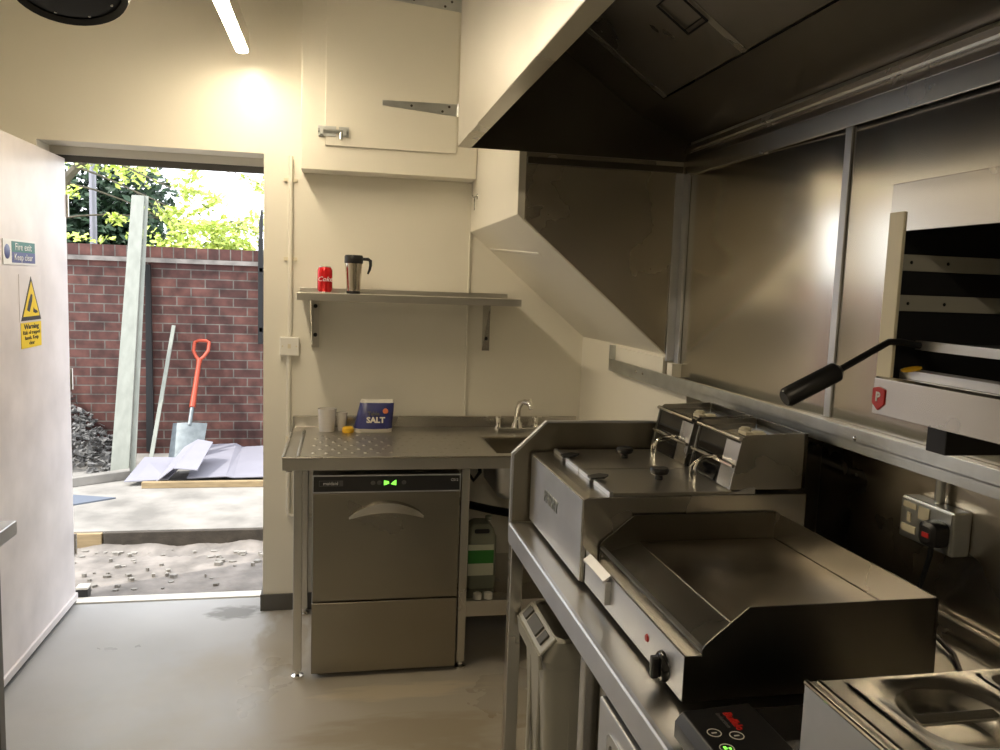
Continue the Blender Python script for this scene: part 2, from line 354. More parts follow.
tag(m.build('wall_post', 'black_metal', bev=.003), 'black bracket post fixed high on the brick wall at right', 'post')
m = MB(); m.tube([(-1.41, 6.30, .10), (-1.36, 7.03, 1.18)], .02, 4); tag(m.build('thin_pole', 'plank_pale'), 'thin pale pole leaning on the brick wall beside the shovel', 'pole')
m = MB(); m.tube([(-2.52, 9, .1), (-2.51, 9, 2.95)], .035, 8); tag(m.build('white_pole', 'board_white'), 'white upright pole behind the brick wall in front of dark leaves', 'pole')
# shovel
t = thing('shovel', 'shovel with orange-red handle leaning on the brick wall', 'shovel', (-1.17, 6.48, .12))
sh = lambda u: Vector((-1.19+.06*u, 6.47+.54*u, .13+.95*u))          # u 0 tip .. 1 top
m = MB(); m.tube([sh(.44), sh(.58), sh(.78), sh(.83)], [.024, .02, .018, .022], 10)
m.tube([sh(.82), sh(.85)+Vector((-.03, 0, 0)), sh(.90)+Vector((-.058, 0, 0)), sh(.97)+Vector((-.058, 0, 0)), sh(.985)+Vector((-.03, 0, 0)), sh(.985)+Vector((.03, 0, 0)), sh(.97)+Vector((.058, 0, 0)), sh(.90)+Vector((.058, 0, 0)), sh(.85)+Vector((.03, 0, 0)), sh(.82)], .014, 8)
m.build('handle', 'orange_red', t)
m = MB(); m.tube([sh(.30), sh(.44)], [.016, .016], 8); m.build('socket', 'shovel_steel', t)
m = MB(); dv = Vector((0, .54, .95)).normalized(); nv = Vector((0, -.95, .54)).normalized()
rings = []
for i in range(9):
    x = -.13+.26*i/8; c = .02*(1-(x/.13)**2)
    rings.append([sh(.32)+Vector((x, 0, 0))+nv*(c-.015), sh(0)+Vector((x*.94, 0, 0))+nv*(c-.015)-dv*.02*(1-(x/.13)**2), sh(0)+Vector((x*.94, 0, 0))+nv*(c-.02)-dv*.02*(1-(x/.13)**2), sh(.32)+Vector((x, 0, 0))+nv*(c-.02)])
m.loft(rings); m.build('blade', 'shovel_steel', t)
# bent sheets
def sheet(lab, pts, th=.008):
    m = MB(); n = len(pts)//2
    for i in range(n-1):
        a, b, c, d = pts[i], pts[i+1], pts[n+i+1], pts[n+i]
        m.prism([a, b, c, d], (0, 0, th))
    return tag(m.build('white_sheet', 'board_white', bev=.001), lab, 'sheet', 'white sheets by the brick wall')
sheet('wide flat white sheet on the ground beneath the brick wall', [(-1.07, 5.93, .15), (-.80, 5.93, .16), (-.75, 5.93, .15), (-.2, 5.93, .16), (-1.12, 6.93, .19), (-.85, 6.93, .20), (-.80, 6.93, .17), (-.2, 6.93, .2)])
sheet('small white sheet lying left of the shovel blade', [(-1.49, 5.93, .13), (-1.20, 5.94, .14), (-1.44, 6.32, .22), (-1.13, 6.38, .20)])
sheet('folded white sheet propped up in front of the shovel blade', [(-1.28, 5.92, .125), (-1.15, 5.88, .235), (-.985, 5.86, .225), (-1.17, 6.40, .28), (-1.07, 6.40, .34), (-.95, 6.34, .33)])
m = MB(); r_ = m.rrect(-1.262+.0, -1.207, 4.10, 4.16, .008)
m.loft([[(x, y, .0) for x, y in r_], [(x, y, .045) for x, y in r_]], smooth=False); t = m.build('small_tub', 'black_plastic'); tag(t, 'small black tub with pale rim outside beside the door threshold', 'tub')
m = MB(); m.loft([[(x, y, .045) for x, y in r_], [(x, y, .055) for x, y in r_]], smooth=False); m.build('rim', 'paper_white', t)
# plants
def leaves(m, cs, n, sz):
    for k in range(n):
        c, r = random.choice(cs)
        d = Vector((random.gauss(0, 1), random.gauss(0, 1), random.gauss(0, 1))).normalized()*random.random()**.5
        p = Vector(c)+Vector((d.x*r[0], d.y*r[1], d.z*r[2]))
        a = Vector((random.gauss(0, 1), random.gauss(0, 1), random.gauss(0, .6))).normalized(); b = a.orthogonal().normalized(); s_ = sz*random.uniform(.6, 1.3)
        cn = a.cross(b)*s_*.15
        m.add([p-a*s_, p-b*s_*.55+cn, p+a*s_, p+b*s_*.55+cn], [(0, 1, 2), (0, 2, 3)])
t = thing('evergreen_bush', 'dark green bush behind the brick wall at left', 'bush', (-2.7, 9.6, .1))
m = MB(); leaves(m, [((-3.0, 9.7, 2.0), (.6, .4, .9)), ((-2.4, 9.7, 2.2), (.6, .4, .85)), ((-2.75, 9.8, 1.1), (.9, .4, 1.0)), ((-2.25, 9.6, 1.6), (.38, .3, .8))], 9000, .055); m.build('foliage', 'bush_dark', t)
m = MB(); m.tube([(-2.7, 9.7, .1), (-2.7, 9.7, 2.2)], [.08, .03], 8); m.build('stem', 'bark', t)
t = thing('leafy_tree', 'lime green leafy branches spreading above the brick wall', 'tree', (-2.2, 8.6, .1))
br = MB(); br.tube([(-2.9, 8.6, .1), (-2.85, 8.6, 1.8), (-2.6, 8.5, 2.5), (-2.2, 8.4, 2.9)], [.07, .06, .045, .03], 8)
cl = []
random.seed(11)
def branch(p, d, L, r, dep):
    pts = [Vector(p)]; d = Vector(d).normalized()
    for i in range(5):
        d = (d+Vector((random.gauss(0, .10), random.gauss(0, .10), random.gauss(0, .10)-.015))).normalized(); pts.append(pts[-1]+d*L/5)
    br.tube(pts, [r*(1-.14*i)*.6 for i in range(6)], 5)
    for q in pts[2:]:
        if dep >= 1: cl.append((q, (.10, .10, .06)))
        if dep < 2 and random.random() < .85: branch(q, d+Vector((random.gauss(0, .5), random.gauss(0, .4), random.gauss(0, .4))), L*.5, r*.5, dep+1)
for s_, e_ in (((-2.3, 8.5, 2.85), (1, 0, -.15)), ((-2.6, 8.5, 2.45), (1, 0, -.28)), ((-2.75, 8.55, 2.1), (1, 0, .15)), ((-2.4, 8.4, 2.8), (.9, -.1, -.55)), ((-2.7, 8.5, 2.7), (.6, -.2, .2)), ((-2.5, 8.4, 2.6), (1, -.1, -.50)), ((-2.8, 8.4, 1.7), (1, 0, .35))):
    branch(s_, e_, 1.35, .018, 0)
br.build('branches', 'bark', t)
cl += [((-2.35, 8.45, 2.68), (.45, .2, .12))]*14+[((-2.0, 8.45, 2.55), (.3, .2, .16))]*10+[((-2.15, 8.4, 2.12), (.13, .1, .06))]*4+[((-2.5, 8.4, 1.93), (.4, .1, .04))]*5+[((-2.55, 8.4, 2.35), (.10, .1, .08))]*3
m = MB(); leaves(m, cl, 4200, .036); m.build('foliage', 'leaf_lime', t)

# ================================================================ DOOR (open, against left)
d = thing('door_1', 'scuffed white door standing open at left of the doorway', 'door', (-1.262, 4.03, .0)); d['kind'] = 'structure'
B(-1.285, -1.24, 3.13, 4.03, .014, 2.112).build('leaf', 'door_paint', d, bev=.002)
m = B(-1.24, -1.228, 3.13, 4.03, .03, .062); m.build('weather_bar', 'door_paint', d, bev=.003)
B(-1.24, -1.236, 3.13, 4.03, .014, .026).build('bottom_seal', 'skirting', d)
for z in (.25, 1.05, 1.85): MB().tube([(-1.236, 4.035, z), (-1.236, 4.035, z+.1)], .007, 8).build('hinge', 'steel', d)
X0 = -1.2395
s1 = thing('fire_exit_sign', 'green and blue fire exit sign with white border on the open door', 'sign', (X0, 3.47, 1.62))
B(X0, X0+.003, 3.305, 3.633, 1.620, 1.716).build('plate', 'sign_white', s1)
B(X0+.003, X0+.0036, 3.385, 3.622, 1.668, 1.709).build('upper_field', 'sign_green', s1)
B(X0+.003, X0+.0036, 3.385, 3.622, 1.627, 1.668).build('lower_field', 'sign_blue', s1)
m = MB(); m.lathe((X0+.003, 3.343, 1.668), [(.0001, .0008), (.026, .0008), (.028, 0)], 20, (1, 0, 0)); m.build('pictogram', 'sign_blue', s1)
text('Fire exit', .040, (X0+.004, 3.50, 1.688), (0, 1, 0), (0, 0, 1), 'sign_white', s1, sx=1.25)
text('Keep clear', .036, (X0+.004, 3.50, 1.648), (0, 1, 0), (0, 0, 1), 'sign_white', s1, sx=1.2)
s2 = thing('warning_triangle_sign', 'yellow triangular hand warning sign on the open door', 'sign', (X0, 3.567, 1.40))
B(X0, X0+.0015, 3.45, 3.685, 1.394, 1.582).build('backing', 'door_paint', s2)
m = MB(); m.yz([(3.46, 1.398), (3.674, 1.398), (3.572, 1.575)], X0+.0015, X0+.0025); m.build('border', 'sign_black', s2)
m = MB(); m.yz([(3.480, 1.414), (3.655, 1.414), (3.572, 1.556)], X0+.0025, X0+.0032); m.build('field', 'sign_yellow', s2)
m = MB(); m.yz([(3.52, 1.440), (3.545, 1.432), (3.575, 1.475), (3.580, 1.500), (3.565, 1.505), (3.540, 1.475)], X0+.0032, X0+.0038)
m.yz([(3.585, 1.432), (3.61, 1.425), (3.635, 1.428), (3.63, 1.435), (3.60, 1.442), (3.59, 1.450)], X0+.0032, X0+.0038); m.build('pictogram', 'sign_black', s2)
s3 = thing('warning_text_sign', 'yellow warning text sign below the triangle on the open door', 'sign', (X0, 3.565, 1.288))
B(X0, X0+.002, 3.458, 3.672, 1.288, 1.390).build('plate', 'sign_yellow', s3)
text('Warning', .028, (X0+.0025, 3.565, 1.373), (0, 1, 0), (0, 0, 1), 'sign_black', s3, sx=1.6, bold=.0005)
for k, tx in enumerate(('Risk of trapped', 'hands. Keep', 'clear')):
    text(tx, .022, (X0+.0025, 3.565, 1.349-.021*k), (0, 1, 0), (0, 0, 1), 'sign_black', s3, sx=1.35)

# ================================================================ UPPER CUPBOARD on the back wall
c = thing('wall_cupboard', 'cream painted wall cupboard high above the sink table', 'cupboard', (.21, 3.785, 2.09))
B(-.18, .607, 3.712, YB-.001, 2.09, ZC-.002).build('carcass', 'cream_wall', c, bev=.002)
dr = B(-.077, .509, 3.700, 3.712, 2.196, ZC-.01).build('door', 'cream_wall', c, bev=.002)
for z, in ((2.39,), (2.845,)):
    m = MB(); m.prism([(.171, 3.699, z+.018), (.171, 3.699, z-.004), (.507, 3.699, z-.030), (.507, 3.699, z+.024)], (0, -.003, 0)); m.tube([(.512, 3.696, z-.03), (.512, 3.696, z+.026)], .007, 8)
    m.box(.512, .56, 3.704, 3.712, z-.02, z+.016)
    h = m.build('strap_hinge', 'galvanised', dr)
    for x, q in ((.47, .01), (.44, -.012), (.3, .003)):
        for v_ in [MB().lathe((x, 3.696, z+q), [(.006, 0), (.004, .003), (.0001, .003)], 8, (0, -1, 0))]: v_.build('screw_head', 'steel_dark', dr)
m = MB(); m.box(-.108, -.030, 3.696, 3.700, 2.235, 2.278); m.box(-.018, .026, 3.696, 3.700, 2.235, 2.278)
m.box(-.108, -.078, 3.700, 3.712, 2.235, 2.278)
m.tube([(-.108, 3.688, 2.256), (.022, 3.688, 2.256)], .008, 8); m.tube([(-.01, 3.688, 2.256), (-.01, 3.682, 2.222)], .006, 8)
m.box(-.10, -.085, 3.68, 3.70, 2.24, 2.272); m.box(.0, .015, 3.68, 3.70, 2.24, 2.272); m.build('bolt', 'galvanised', dr)

# ================================================================ LAMPS
def tube_light(y0, y1, lab):
    t = thing('tube_light', lab, 'lamp', (-.41, (y0+y1)/2, 2.50))
    pr = [(-.026, -.018), (-.023, -.024), (-.012, -.028), (0, -.029), (.012, -.028), (.023, -.024), (.026, -.018)]
    m = MB(); m.xz([(-.427+x, 2.582+z) for x, z in pr], y0, y1); m.build('diffuser', 'lamp_diffuser', t)
    m = MB(); m.box(-.457, -.397, y0, y1, 2.564, 2.64); m.build('housing', 'lamp_body', t, bev=.004)
    for y in (y0+.25, y1-.25): MB().tube([(-.427, y, 2.64), (-.427, y, ZC-.001)], .006, 8).build('drop_rod', 'steel', t)
tube_light(2.15, 3.69, 'lit tube lamp hanging near the doorway wall')
tube_light(-2.1, -.6, 'added tube lamp out of view behind the viewer, brightening the room')  # second lamp is added out of view to lift wall and steel
# round black ceiling fan unit
f = thing('duct_fan', 'round black ducted fan hung from the ceiling at upper left', 'fan', (-.75, 2.5, 2.35))
ax = Vector((.12, -.35, -1)).normalized(); cc = Vector((-.755, 2.52, 2.455))
m = MB(); m.lathe(cc, [(.0001, -.3), (.10, -.3), (.115, -.1), (.145, -.03), (.150, .04), (.14, .075), (.105, .095), (.0001, .10)], 40, ax); m.build('casing', 'dark_gap', f)
m = MB(); m.lathe(cc, [(.132, .050), (.152, .055), (.157, .075), (.148, .095), (.132, .085)], 40, ax); m.build('rim', 'black_metal', f)
u = ax.orthogonal().normalized(); v = ax.cross(u)
for k in range(8):
    a = 2*PI*k/8+.2; MB().sphere(cc+ax*.088+(u*math.cos(a)+v*math.sin(a))*.112, .006, 1, 8, 5).build('bolt_head', 'alu', f)
m = MB(); m.tube([cc-ax*.29, Vector((cc.x-.03, cc.y+.08, ZC-.001))], .06, 16); m.build('duct', 'black_plastic', f)

# ================================================================ EXTRACTOR HOOD
h = thing('extractor_hood', 'large stainless extractor hood over the cooking line', 'extractor hood', (.82, 1.2, 2.08))
Y0, Y1 = -.9, 2.805
m = MB(); m.box(.390, .393, Y0, Y1, 2.078, 2.80); m.box(.390, 1.26, Y0, Y1, 2.80, 2.803); m.box(.390, 1.26, Y0, Y0+.003, 2.078, 2.80); m.build('canopy', 'steel_top', h, bev=.001)
m = MB(); m.box(.390, .437, Y0, Y1, 2.075, 2.078); m.box(.434, .437, Y0, Y1, 2.078, 2.10); m.build('lip', 'steel', h, bev=.001)
B(.393, 1.25, Y1-.003, Y1, 2.076, 2.80).build('end_panel', 'steel_dark', h)
sl = (2.42-2.235)/(1.04-.77)
fz = lambda x: 2.235+(1.04-x)*sl
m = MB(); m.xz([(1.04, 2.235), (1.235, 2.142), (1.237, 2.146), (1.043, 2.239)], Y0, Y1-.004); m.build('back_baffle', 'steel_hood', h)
m = MB(); m.xz([(1.232, 2.132), (1.222, 2.112), (1.226, 2.106), (1.236, 2.106), (1.236, 2.132)], Y0, Y1-.004); m.xz([(1.236, 2.106), (1.230, 2.078), (1.246, 2.078), (1.246, 2.106)], Y0, Y1-.004); m.xz([(1.224, 2.076), (1.228, 2.024), (1.234, 2.024), (1.234, 2.076)], Y0, Y1-.004); m.build('gutter', 'steel', h, bev=.001)
B(.636, 1.22, 2.786, 2.8015, 2.035, 2.058).build('gutter_return', 'steel_dark', h, bev=.002)
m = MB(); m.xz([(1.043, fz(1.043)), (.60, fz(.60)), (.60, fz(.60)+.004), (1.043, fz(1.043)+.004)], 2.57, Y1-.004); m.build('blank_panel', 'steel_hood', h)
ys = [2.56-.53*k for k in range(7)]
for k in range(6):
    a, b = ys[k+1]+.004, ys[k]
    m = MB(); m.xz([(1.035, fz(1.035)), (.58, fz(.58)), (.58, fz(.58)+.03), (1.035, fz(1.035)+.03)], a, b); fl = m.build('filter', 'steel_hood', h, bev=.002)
    m = MB(); m.xz([(1.035, fz(1.035)-.002), (.58, fz(.58)-.002), (.58, fz(.58)), (1.035, fz(1.035))], b-.028, b); m.build('edge_strip', 'steel', fl)
    hx = lambda q, s_, dd=0: (q, s_, fz(q)-.004-dd)
    m = MB(); yy = a+.10
    m.tube([hx(.925, yy, .004), hx(.925, yy-.115, .004), hx(.83, yy-.115, .004), hx(.83, yy, .004), hx(.925, yy, .004)], .0035, 6)
    m.tube([hx(.915, yy, 0), hx(.915, yy-.1, 0)], .002, 6); m.build('handle', 'black_metal', fl)


# ================================================================ COOKING BENCH
b = thing('steel_bench', 'long stainless bench carrying the fryer, griddle and hob', 'bench', (.88, 1, 0))
m = MB(); m.box(.503, 1.252, -.4, 2.262, .843, .9); m.build('worktop', 'steel_top', b, bev=.002)
m = MB(); m.xz([(.5, .843), (.5, .897), (.503, .9008), (.512, .9008), (.503, .899), (.503, .843)], -.4, 2.262); m.build('front_edge', 'steel_satin', b)
m = MB(); m.box(1.236, 1.252, -.4, 2.262, .9, .955); m.build('upstand', 'steel', b, bev=.003)
m = MB()
m.xz([(.508, .9), (.508, 1.107), (.604, 1.204), (1.24, 1.204), (1.24, .9)], 2.276, 2.279); m.build('side_guard', 'steel_mid', b)  # darker steel stands in for the dim room this guard mirrors
m = MB(); m.xz([(.503, .85), (.503, 1.111), (.604, 1.208), (1.24, 1.208), (1.24, 1.202), (.608, 1.202), (.510, 1.106), (.510, .85)], 2.264, 2.280); m.build('guard_edge', 'steel_satin', b, bev=.001)
for y0, y1 in ((2.235, 2.275), (1.50, 1.535), (.1, .14)):
    for x in (.505, 1.19):
        l = B(x, x+.038, y0, y1, .02, .843).build('leg', 'steel', b, bev=.003)
        m = MB(); m.lathe((x+.019, (y0+y1)/2, 0), [(.022, 0), (.022, .008), (.012, .014), (.012, .022)], 12); m.build('foot', 'chrome', l)

# ---- twin fryer
f = thing('twin_fryer', 'stainless twin tank fryer at the far end of the bench', 'fryer', (.85, 2.0, .9))
FX, FY0, FY1 = .563, 1.745, 2.262
m = MB(); m.xz([(FX, .912), (FX, 1.112), (FX+.02, 1.116), (1.14, 1.116), (1.14, .912)], FY0, FY1); m.build('body', 'steel', f, bev=.002)
B(FX-.0015, FX, FY0+.004, FY1-.004, .914, 1.108).build('front_panel', 'steel_satin', f)
for x in (.6, 1.1):
    for y in (FY0+.04, FY1-.04): MB().lathe((x, y, .9), [(.015, 0), (.015, .012)], 12).build('foot', 'black_plastic', f)
text('PARRY', .048, (FX-.003, 2.02, 1.03), (0, -1, 0), (0, 0, 1), 'galvanised', f, name='badge', depth=.001)
for y0, y1 in ((FY0+.006, 1.998), (2.004, FY1-.006)):
    m = MB(); m.box(.638, .95, y0, y1, 1.116, 1.124); ld = m.build('lid', 'steel_top', f, bev=.0015)
    ym = (y0+y1)/2+.015
    m = MB(); m.box(.628, .638, y0, ym-.018, 1.112, 1.127); m.box(.628, .638, ym+.018, y1, 1.112, 1.127); m.build('front_lip', 'steel_satin', ld, bev=.001)
    m = MB(); m.lathe((.805, ym-.01, 1.124), [(.010, 0), (.009, .010), (.022, .016), (.025, .024), (.022, .031), (.0001, .033)], 20); m.build('knob', 'black_plastic', ld)
    m = MB(); m.prism([(.622, ym+.016, 1.126), (.622, ym-.014, 1.126), (.655, ym-.022, 1.130), (.672, ym-.002, 1.132), (.655, ym+.02, 1.130)], (0, 0, .005)); m.build('clip', 'black_plastic', ld)
for y0, y1 in ((FY0+.004, 1.984), (2.016, FY1-.001)):
    prof = [(.934, 1.128), (.958, 1.250), (.972, 1.262), (1.122, 1.268), (1.136, 1.128)]
    m = MB(); m.xz([(.940, 1.126), (.962, 1.247), (1.118, 1.252), (1.130, 1.126)], y0+.003, y1-.003); hd = m.build('control_head', 'black_gloss', f)
    m = MB(); m.xz(prof, y0, y0+.003); m.build('side_plate', 'steel', hd)
    m = MB(); m.xz(prof, y1-.003, y1); m.build('side_plate', 'steel', hd)
    m = MB(); m.box(1.126, 1.135, y0, y1, 1.128, 1.266); m.build('back_plate', 'steel_dark', hd)
    m = MB(); m.xz([(.9385, 1.126), (.960, 1.240), (.963, 1.240), (.942, 1.126)], y0+.003, y0+.08); m.build('front_glint', 'steel', hd)  # steel strip added for the reflection on the head's front
    m = MB(); m.tube([(.955, y0, 1.253), (.955, y1, 1.253)], .0055, 8); m.tube([(.939, y0, 1.186), (.939, y1, 1.186)], .0045, 8); m.build('rail', 'chrome', hd)
    for q, rr in ((.35, .017), (.62, .013)):
        m = MB(); m.lathe((1.045, y0+(y1-y0)*q, 1.25), [(rr*1.25, 0), (rr*1.25, .003), (rr, .004), (rr*.9, .007), (.0001, .008)], 16); m.build('dial', 'cream_plastic', hd)
    m = B(1.00, 1.02, y0+.06, y0+.10, 1.25, 1.258); m.build('switch', 'cream_plastic', hd)
    yy = y0+.10
    m = MB(); m.tube([(.888, yy, 1.12), (.888, yy, 1.160), (.895, yy, 1.178), (.91, yy, 1.188), (.955, yy, 1.190)], .005, 8); m.build('basket_hook', 'chrome', hd)
    m = MB(); m.tube([(.905, yy+.06, 1.12), (.905, yy+.06, 1.150), (.915, yy+.06, 1.162), (.95, yy+.06, 1.165)], .0035, 8); m.build('basket_hook', 'chrome', hd)
m = MB(); m.prism([(.93, FY0+.001, 1.118), (1.0, FY0+.001, 1.118), (1.0, FY0+.001, 1.133), (.985, FY0+.001, 1.133)], (0, .05, 0)); m.build('head_bracket', 'steel_satin', f)

# ---- griddle
g = thing('electric_griddle', 'stainless flat griddle with raised splash sides nearest the hob', 'griddle', (.82, 1.47, .9))
GY0, GY1 = 1.19, 1.738
m = MB(); m.xz([(.575, .912), (.575, .992), (.579, .992), (.579, .968), (.608, .968), (.608, .998), (.614, .998), (.622, .985), (.700, 1.008), (1.052, 1.008), (1.060, .912)], GY0+.003, GY1-.003)
m.build('body', 'steel', g, bev=.0008)
m = MB(); m.box(.5735, .575, GY0, GY1, .913, .992); m.build('front_panel', 'steel_satin', g)
m = MB(); m.xz([(.606, .995), (.606, 1.0), (.616, 1.0), (.624, .987), (.622, .985), (.614, .996)], GY0+.004, GY1-.004); m.build('trough_lip', 'steel_satin', g)
B(.702, 1.050, GY0+.006, GY1-.006, 1.008, 1.0095).build('hot_plate', 'plate_grill', g)
pf = [(.606, .912), (.606, 1.003), (.612, 1.012), (.688, 1.074), (1.056, 1.074), (1.062, .912)]
m = MB(); m.xz(pf, GY0, GY0+.003); m.xz([(.575, .912), (.575, .992), (.607, .992), (.607, .912)], GY0, GY0+.003); m.build('side_splash', 'steel_dark', g)  # dark reflections on the griddle sides are put into the steel colour
m = MB(); m.xz(pf, GY1-.003, GY1); m.build('side_splash', 'steel_dark', g)
m = MB(); m.box(1.053, 1.056, GY0, GY1, 1.0, 1.074); m.build('back_splash', 'steel', g)
dw = B(.560, .5735, 1.56, 1.70, .930, .982).build('grease_drawer', 'steel_satin', g, bev=.001)
m = MB(); m.xz([(.555, .979), (.555, .984), (.572, .996), (.574, .992)], 1.56, 1.70); m.build('drawer_pull', 'steel_satin', dw)
kn = Vector((.5735, 1.272, .936))
m = MB(); m.lathe(kn, [(.0001, .010), (.020, .010), (.026, .006), (.028, 0)], 24, (-1, 0, 0)); k_ = m.build('knob', 'black_gloss', g)
m = MB(); m.prism([kn+Vector((-.010, dy, dz)) for dy, dz in ((-.007, -.020), (.007, -.020), (.007, .020), (-.007, .020))], (-.014, 0, 0)); m.build('knob_grip', 'black_plastic', k_, bev=.003)
m = MB(); m.lathe((.5735, 1.350, .953), [(.0001, .003), (.006, .003), (.008, 0)], 14, (-1, 0, 0)); m.build('indicator_light', 'red_plastic', g)
for x in (.62, 1.03):
    for y in (GY0+.04, GY1-.05): MB().lathe((x, y, .9), [(.014, 0), (.014, .012)], 12).build('foot', 'black_plastic', g)

# ---- induction hob
hb = thing('induction_hob', 'black portable induction hob in front of the griddle', 'hob', (.7, .98, .9))
HX0, HX1, HY0, HY1 = .520, .93, .868, 1.10
m = MB(); rr_ = m.rrect(HX0+.006, HX1, HY0+.01, HY1-.01, .015); m.loft([[(x, y, .903) for x, y in rr_], [(x, y, .93) for x, y in rr_]], smooth=False)
m.xz([(HX0, .908), (HX0, .935), (HX0+.012, .950), (.646, .956), (.646, .908)], HY0, HY1); m.box(.646, HX1, HY0, HY1, .93, .944); m.build('casing', 'black_plastic', hb, bev=.003)
B(.640, HX1-.005, HY0+.006, HY1-.006, .944, .949).build('glass', 'black_gloss', hb, bev=.001)
m = MB(); m.lathe((.785, 1.01, .949), [(.085, 0), (.085, .0004), (.0835, .0004), (.0835, 0)], 40); m.build('zone_ring', 'button_grey', hb)
zz = lambda x: .950+(x-.539)/(.646-.539)*.006+.0006
text('Buffalo', .018, (.596, 1.055, zz(.596)), (0, -1, .0), (1, 0, .05), 'red_plastic', hb, bold=.0006, shear=.1)
text('induction', .011, (.582, 1.060, zz(.582)), (0, -1, .0), (1, 0, .05), 'button_grey', hb)
m = MB()
for x, y, r in ((.553, 1.032, .011), (.582, 1.018, .011), (.553, .992, .011)):
    c0 = Vector((x, y, zz(x))); m.lathe(c0, [(r, 0), (r, .0006), (r-.0015, .0006), (r-.0015, 0)], 20)
    m.box(x-.004, x+.004, y-.001, y+.001, zz(x)-.0004, zz(x)+.0006)
m.build('button_rings', 'white_plastic', hb)
m = MB(); m.box(.549, .553, .990, .996, zz(.553)-.001, zz(.553)+.0008); m.box(.556, .559, .988, .992, zz(.56)-.001, zz(.56)+.0008); m.build('indicator_light', 'display_green', hb)

# ---- bain marie
bm = thing('bain_marie', 'stainless countertop food warmer with lidded pan at bottom right', 'food warmer', (.85, .68, .9))
BX0, BX1, BY0, BY1, BZ = .578, 1.12, .50, .857, 1.12
holes = [(.628, .800), (.816, .972), (.986, 1.10)]
m = MB(); m.box(BX0, BX1, BY0, BY0+.002, .915, BZ-.002); m.box(BX0, BX1, BY1-.002, BY1, .915, BZ-.002); m.box(BX0, BX0+.002, BY0, BY1, .915, BZ-.002); m.box(BX1-.002, BX1, BY0, BY1, .915, BZ-.002); m.box(BX0, BX1, BY0, BY1, .915, .917)
m.build('casing', 'steel_satin', bm, bev=.001)
HYa, HYb = .535, .848
m = MB(); xs = [BX0]+[q for hh in holes for q in hh]+[BX1]
for i in range(0, len(xs), 2): m.box(xs[i], xs[i+1], BY0, BY1, BZ-.004, BZ)
for a, c_ in holes: m.box(a, c_, BY0, HYa, BZ-.004, BZ); m.box(a, c_, HYb, BY1, BZ-.004, BZ)
m.build('top_frame', 'steel', bm, bev=.001)
m = MB(); m.tube([(BX0+.002, BY0, BZ-.001), (BX0+.002, BY1, BZ-.001)], .0035, 8); m.tube([(BX0+.016, BY0, BZ+.001), (BX0+.016, BY1-.006, BZ+.001)], .0035, 8); m.build('rolled_edge', 'chrome', bm)
for i, (a, c_) in enumerate(holes):
    m = MB(); ro = m.rrect(a, c_, HYa, HYb, .02); ri = m.rrect(a+.008, c_-.008, HYa+.008, HYb-.008, .02); rb = m.rrect(a+.02, c_-.02, HYa+.02, HYb-.02, .02)
    m.loft([[(x, y, BZ+.002) for x, y in ro], [(x, y, BZ+.001) for x, y in ri], [(x, y, BZ-.12) for x, y in rb]], cap0=False, cap1=True); pn = m.build('pan', 'steel', bm)
    if i == 0:
        ya = HYa+.165
        m = MB()
        def rng(d_, z, r): return [(x, y, BZ+z) for x, y in m.rrect(a+d_, c_-d_, .668+d_, HYb+.002-d_, r)]
        m.loft([rng(.0, .003, .012), rng(.010, .004, .045), rng(.014, .001, .055), rng(.024, .0, .055), rng(.028, -.002, .052), rng(.034, -.012, .047), rng(.048, -.020, .036)], cap0=False); ld = m.build('lid', 'steel', pn)
        m = MB(); cx_, cy_ = (a+c_)/2, .758
        m.prism([(cx_-.055, cy_+.008, BZ-.003), (cx_-.055, cy_-.008, BZ-.006), (cx_+.055, cy_-.008, BZ-.006), (cx_+.055, cy_+.008, BZ-.003)], (0, 0, .004)); m.build('bar_handle', 'steel', ld, bev=.001)
        m = MB(); ro = m.rrect(a, c_, HYa, .665, .012); ri = m.rrect(a+.02, c_-.02, HYa+.02, .645, .02)
        m.loft([[(x, y, BZ+.004) for x, y in ro], [(x, y, BZ-.01) for x, y in ri]], cap0=False, smooth=False); m.build('lid', 'steel', pn)
for x in (BX0+.03, BX1-.03):
    for y in (BY0+.03, BY1-.03): MB().lathe((x, y, .9), [(.014, 0), (.014, .015)], 12).build('foot', 'black_plastic', bm)

# ---- double socket with plug
s = thing('double_socket', 'grey metal double socket on the lower wall panel under the rail', 'socket', (1.235, 1.41, 1.09))
B(1.212, 1.254, 1.345, 1.498, 1.088, 1.180).build('box', 'galvanised', s, bev=.004)
m = MB(); m.box(1.208, 1.2125, 1.349, 1.494, 1.092, 1.176); m.build('faceplate', 'galvanised', s, bev=.001)
m = MB(); m.box(1.206, 1.209, 1.448, 1.486, 1.158, 1.170); m.box(1.206, 1.209, 1.462, 1.472, 1.128, 1.148); m.box(1.206, 1.209, 1.445, 1.486, 1.105, 1.121); m.box(1.206, 1.209, 1.408, 1.440, 1.143, 1.170); m.build('inserts', 'cream_plastic', s)
m = MB(); m.tube([(1.238, 1.42, 1.18), (1.238, 1.42, 1.27)], .010, 12); m.build('conduit', 'galvanised', s)
pl = thing('black_plug', 'black mains plug with red mark in the right socket', 'plug', (1.195, 1.40, 1.10))
m = MB(); ring = lambda k, x: [(x, 1.375+y*k, 1.130+z*k) for y, z in m.rrect(-.026, .026, -.026, .026, .016)]
m.loft([ring(1, 1.207), ring(1.02, 1.192), ring(.92, 1.177), ring(.6, 1.172)]); m.build('plug_body', 'black_plastic', pl)
B(1.170, 1.173, 1.364, 1.382, 1.124, 1.134).build('mark', 'red_plastic', pl)
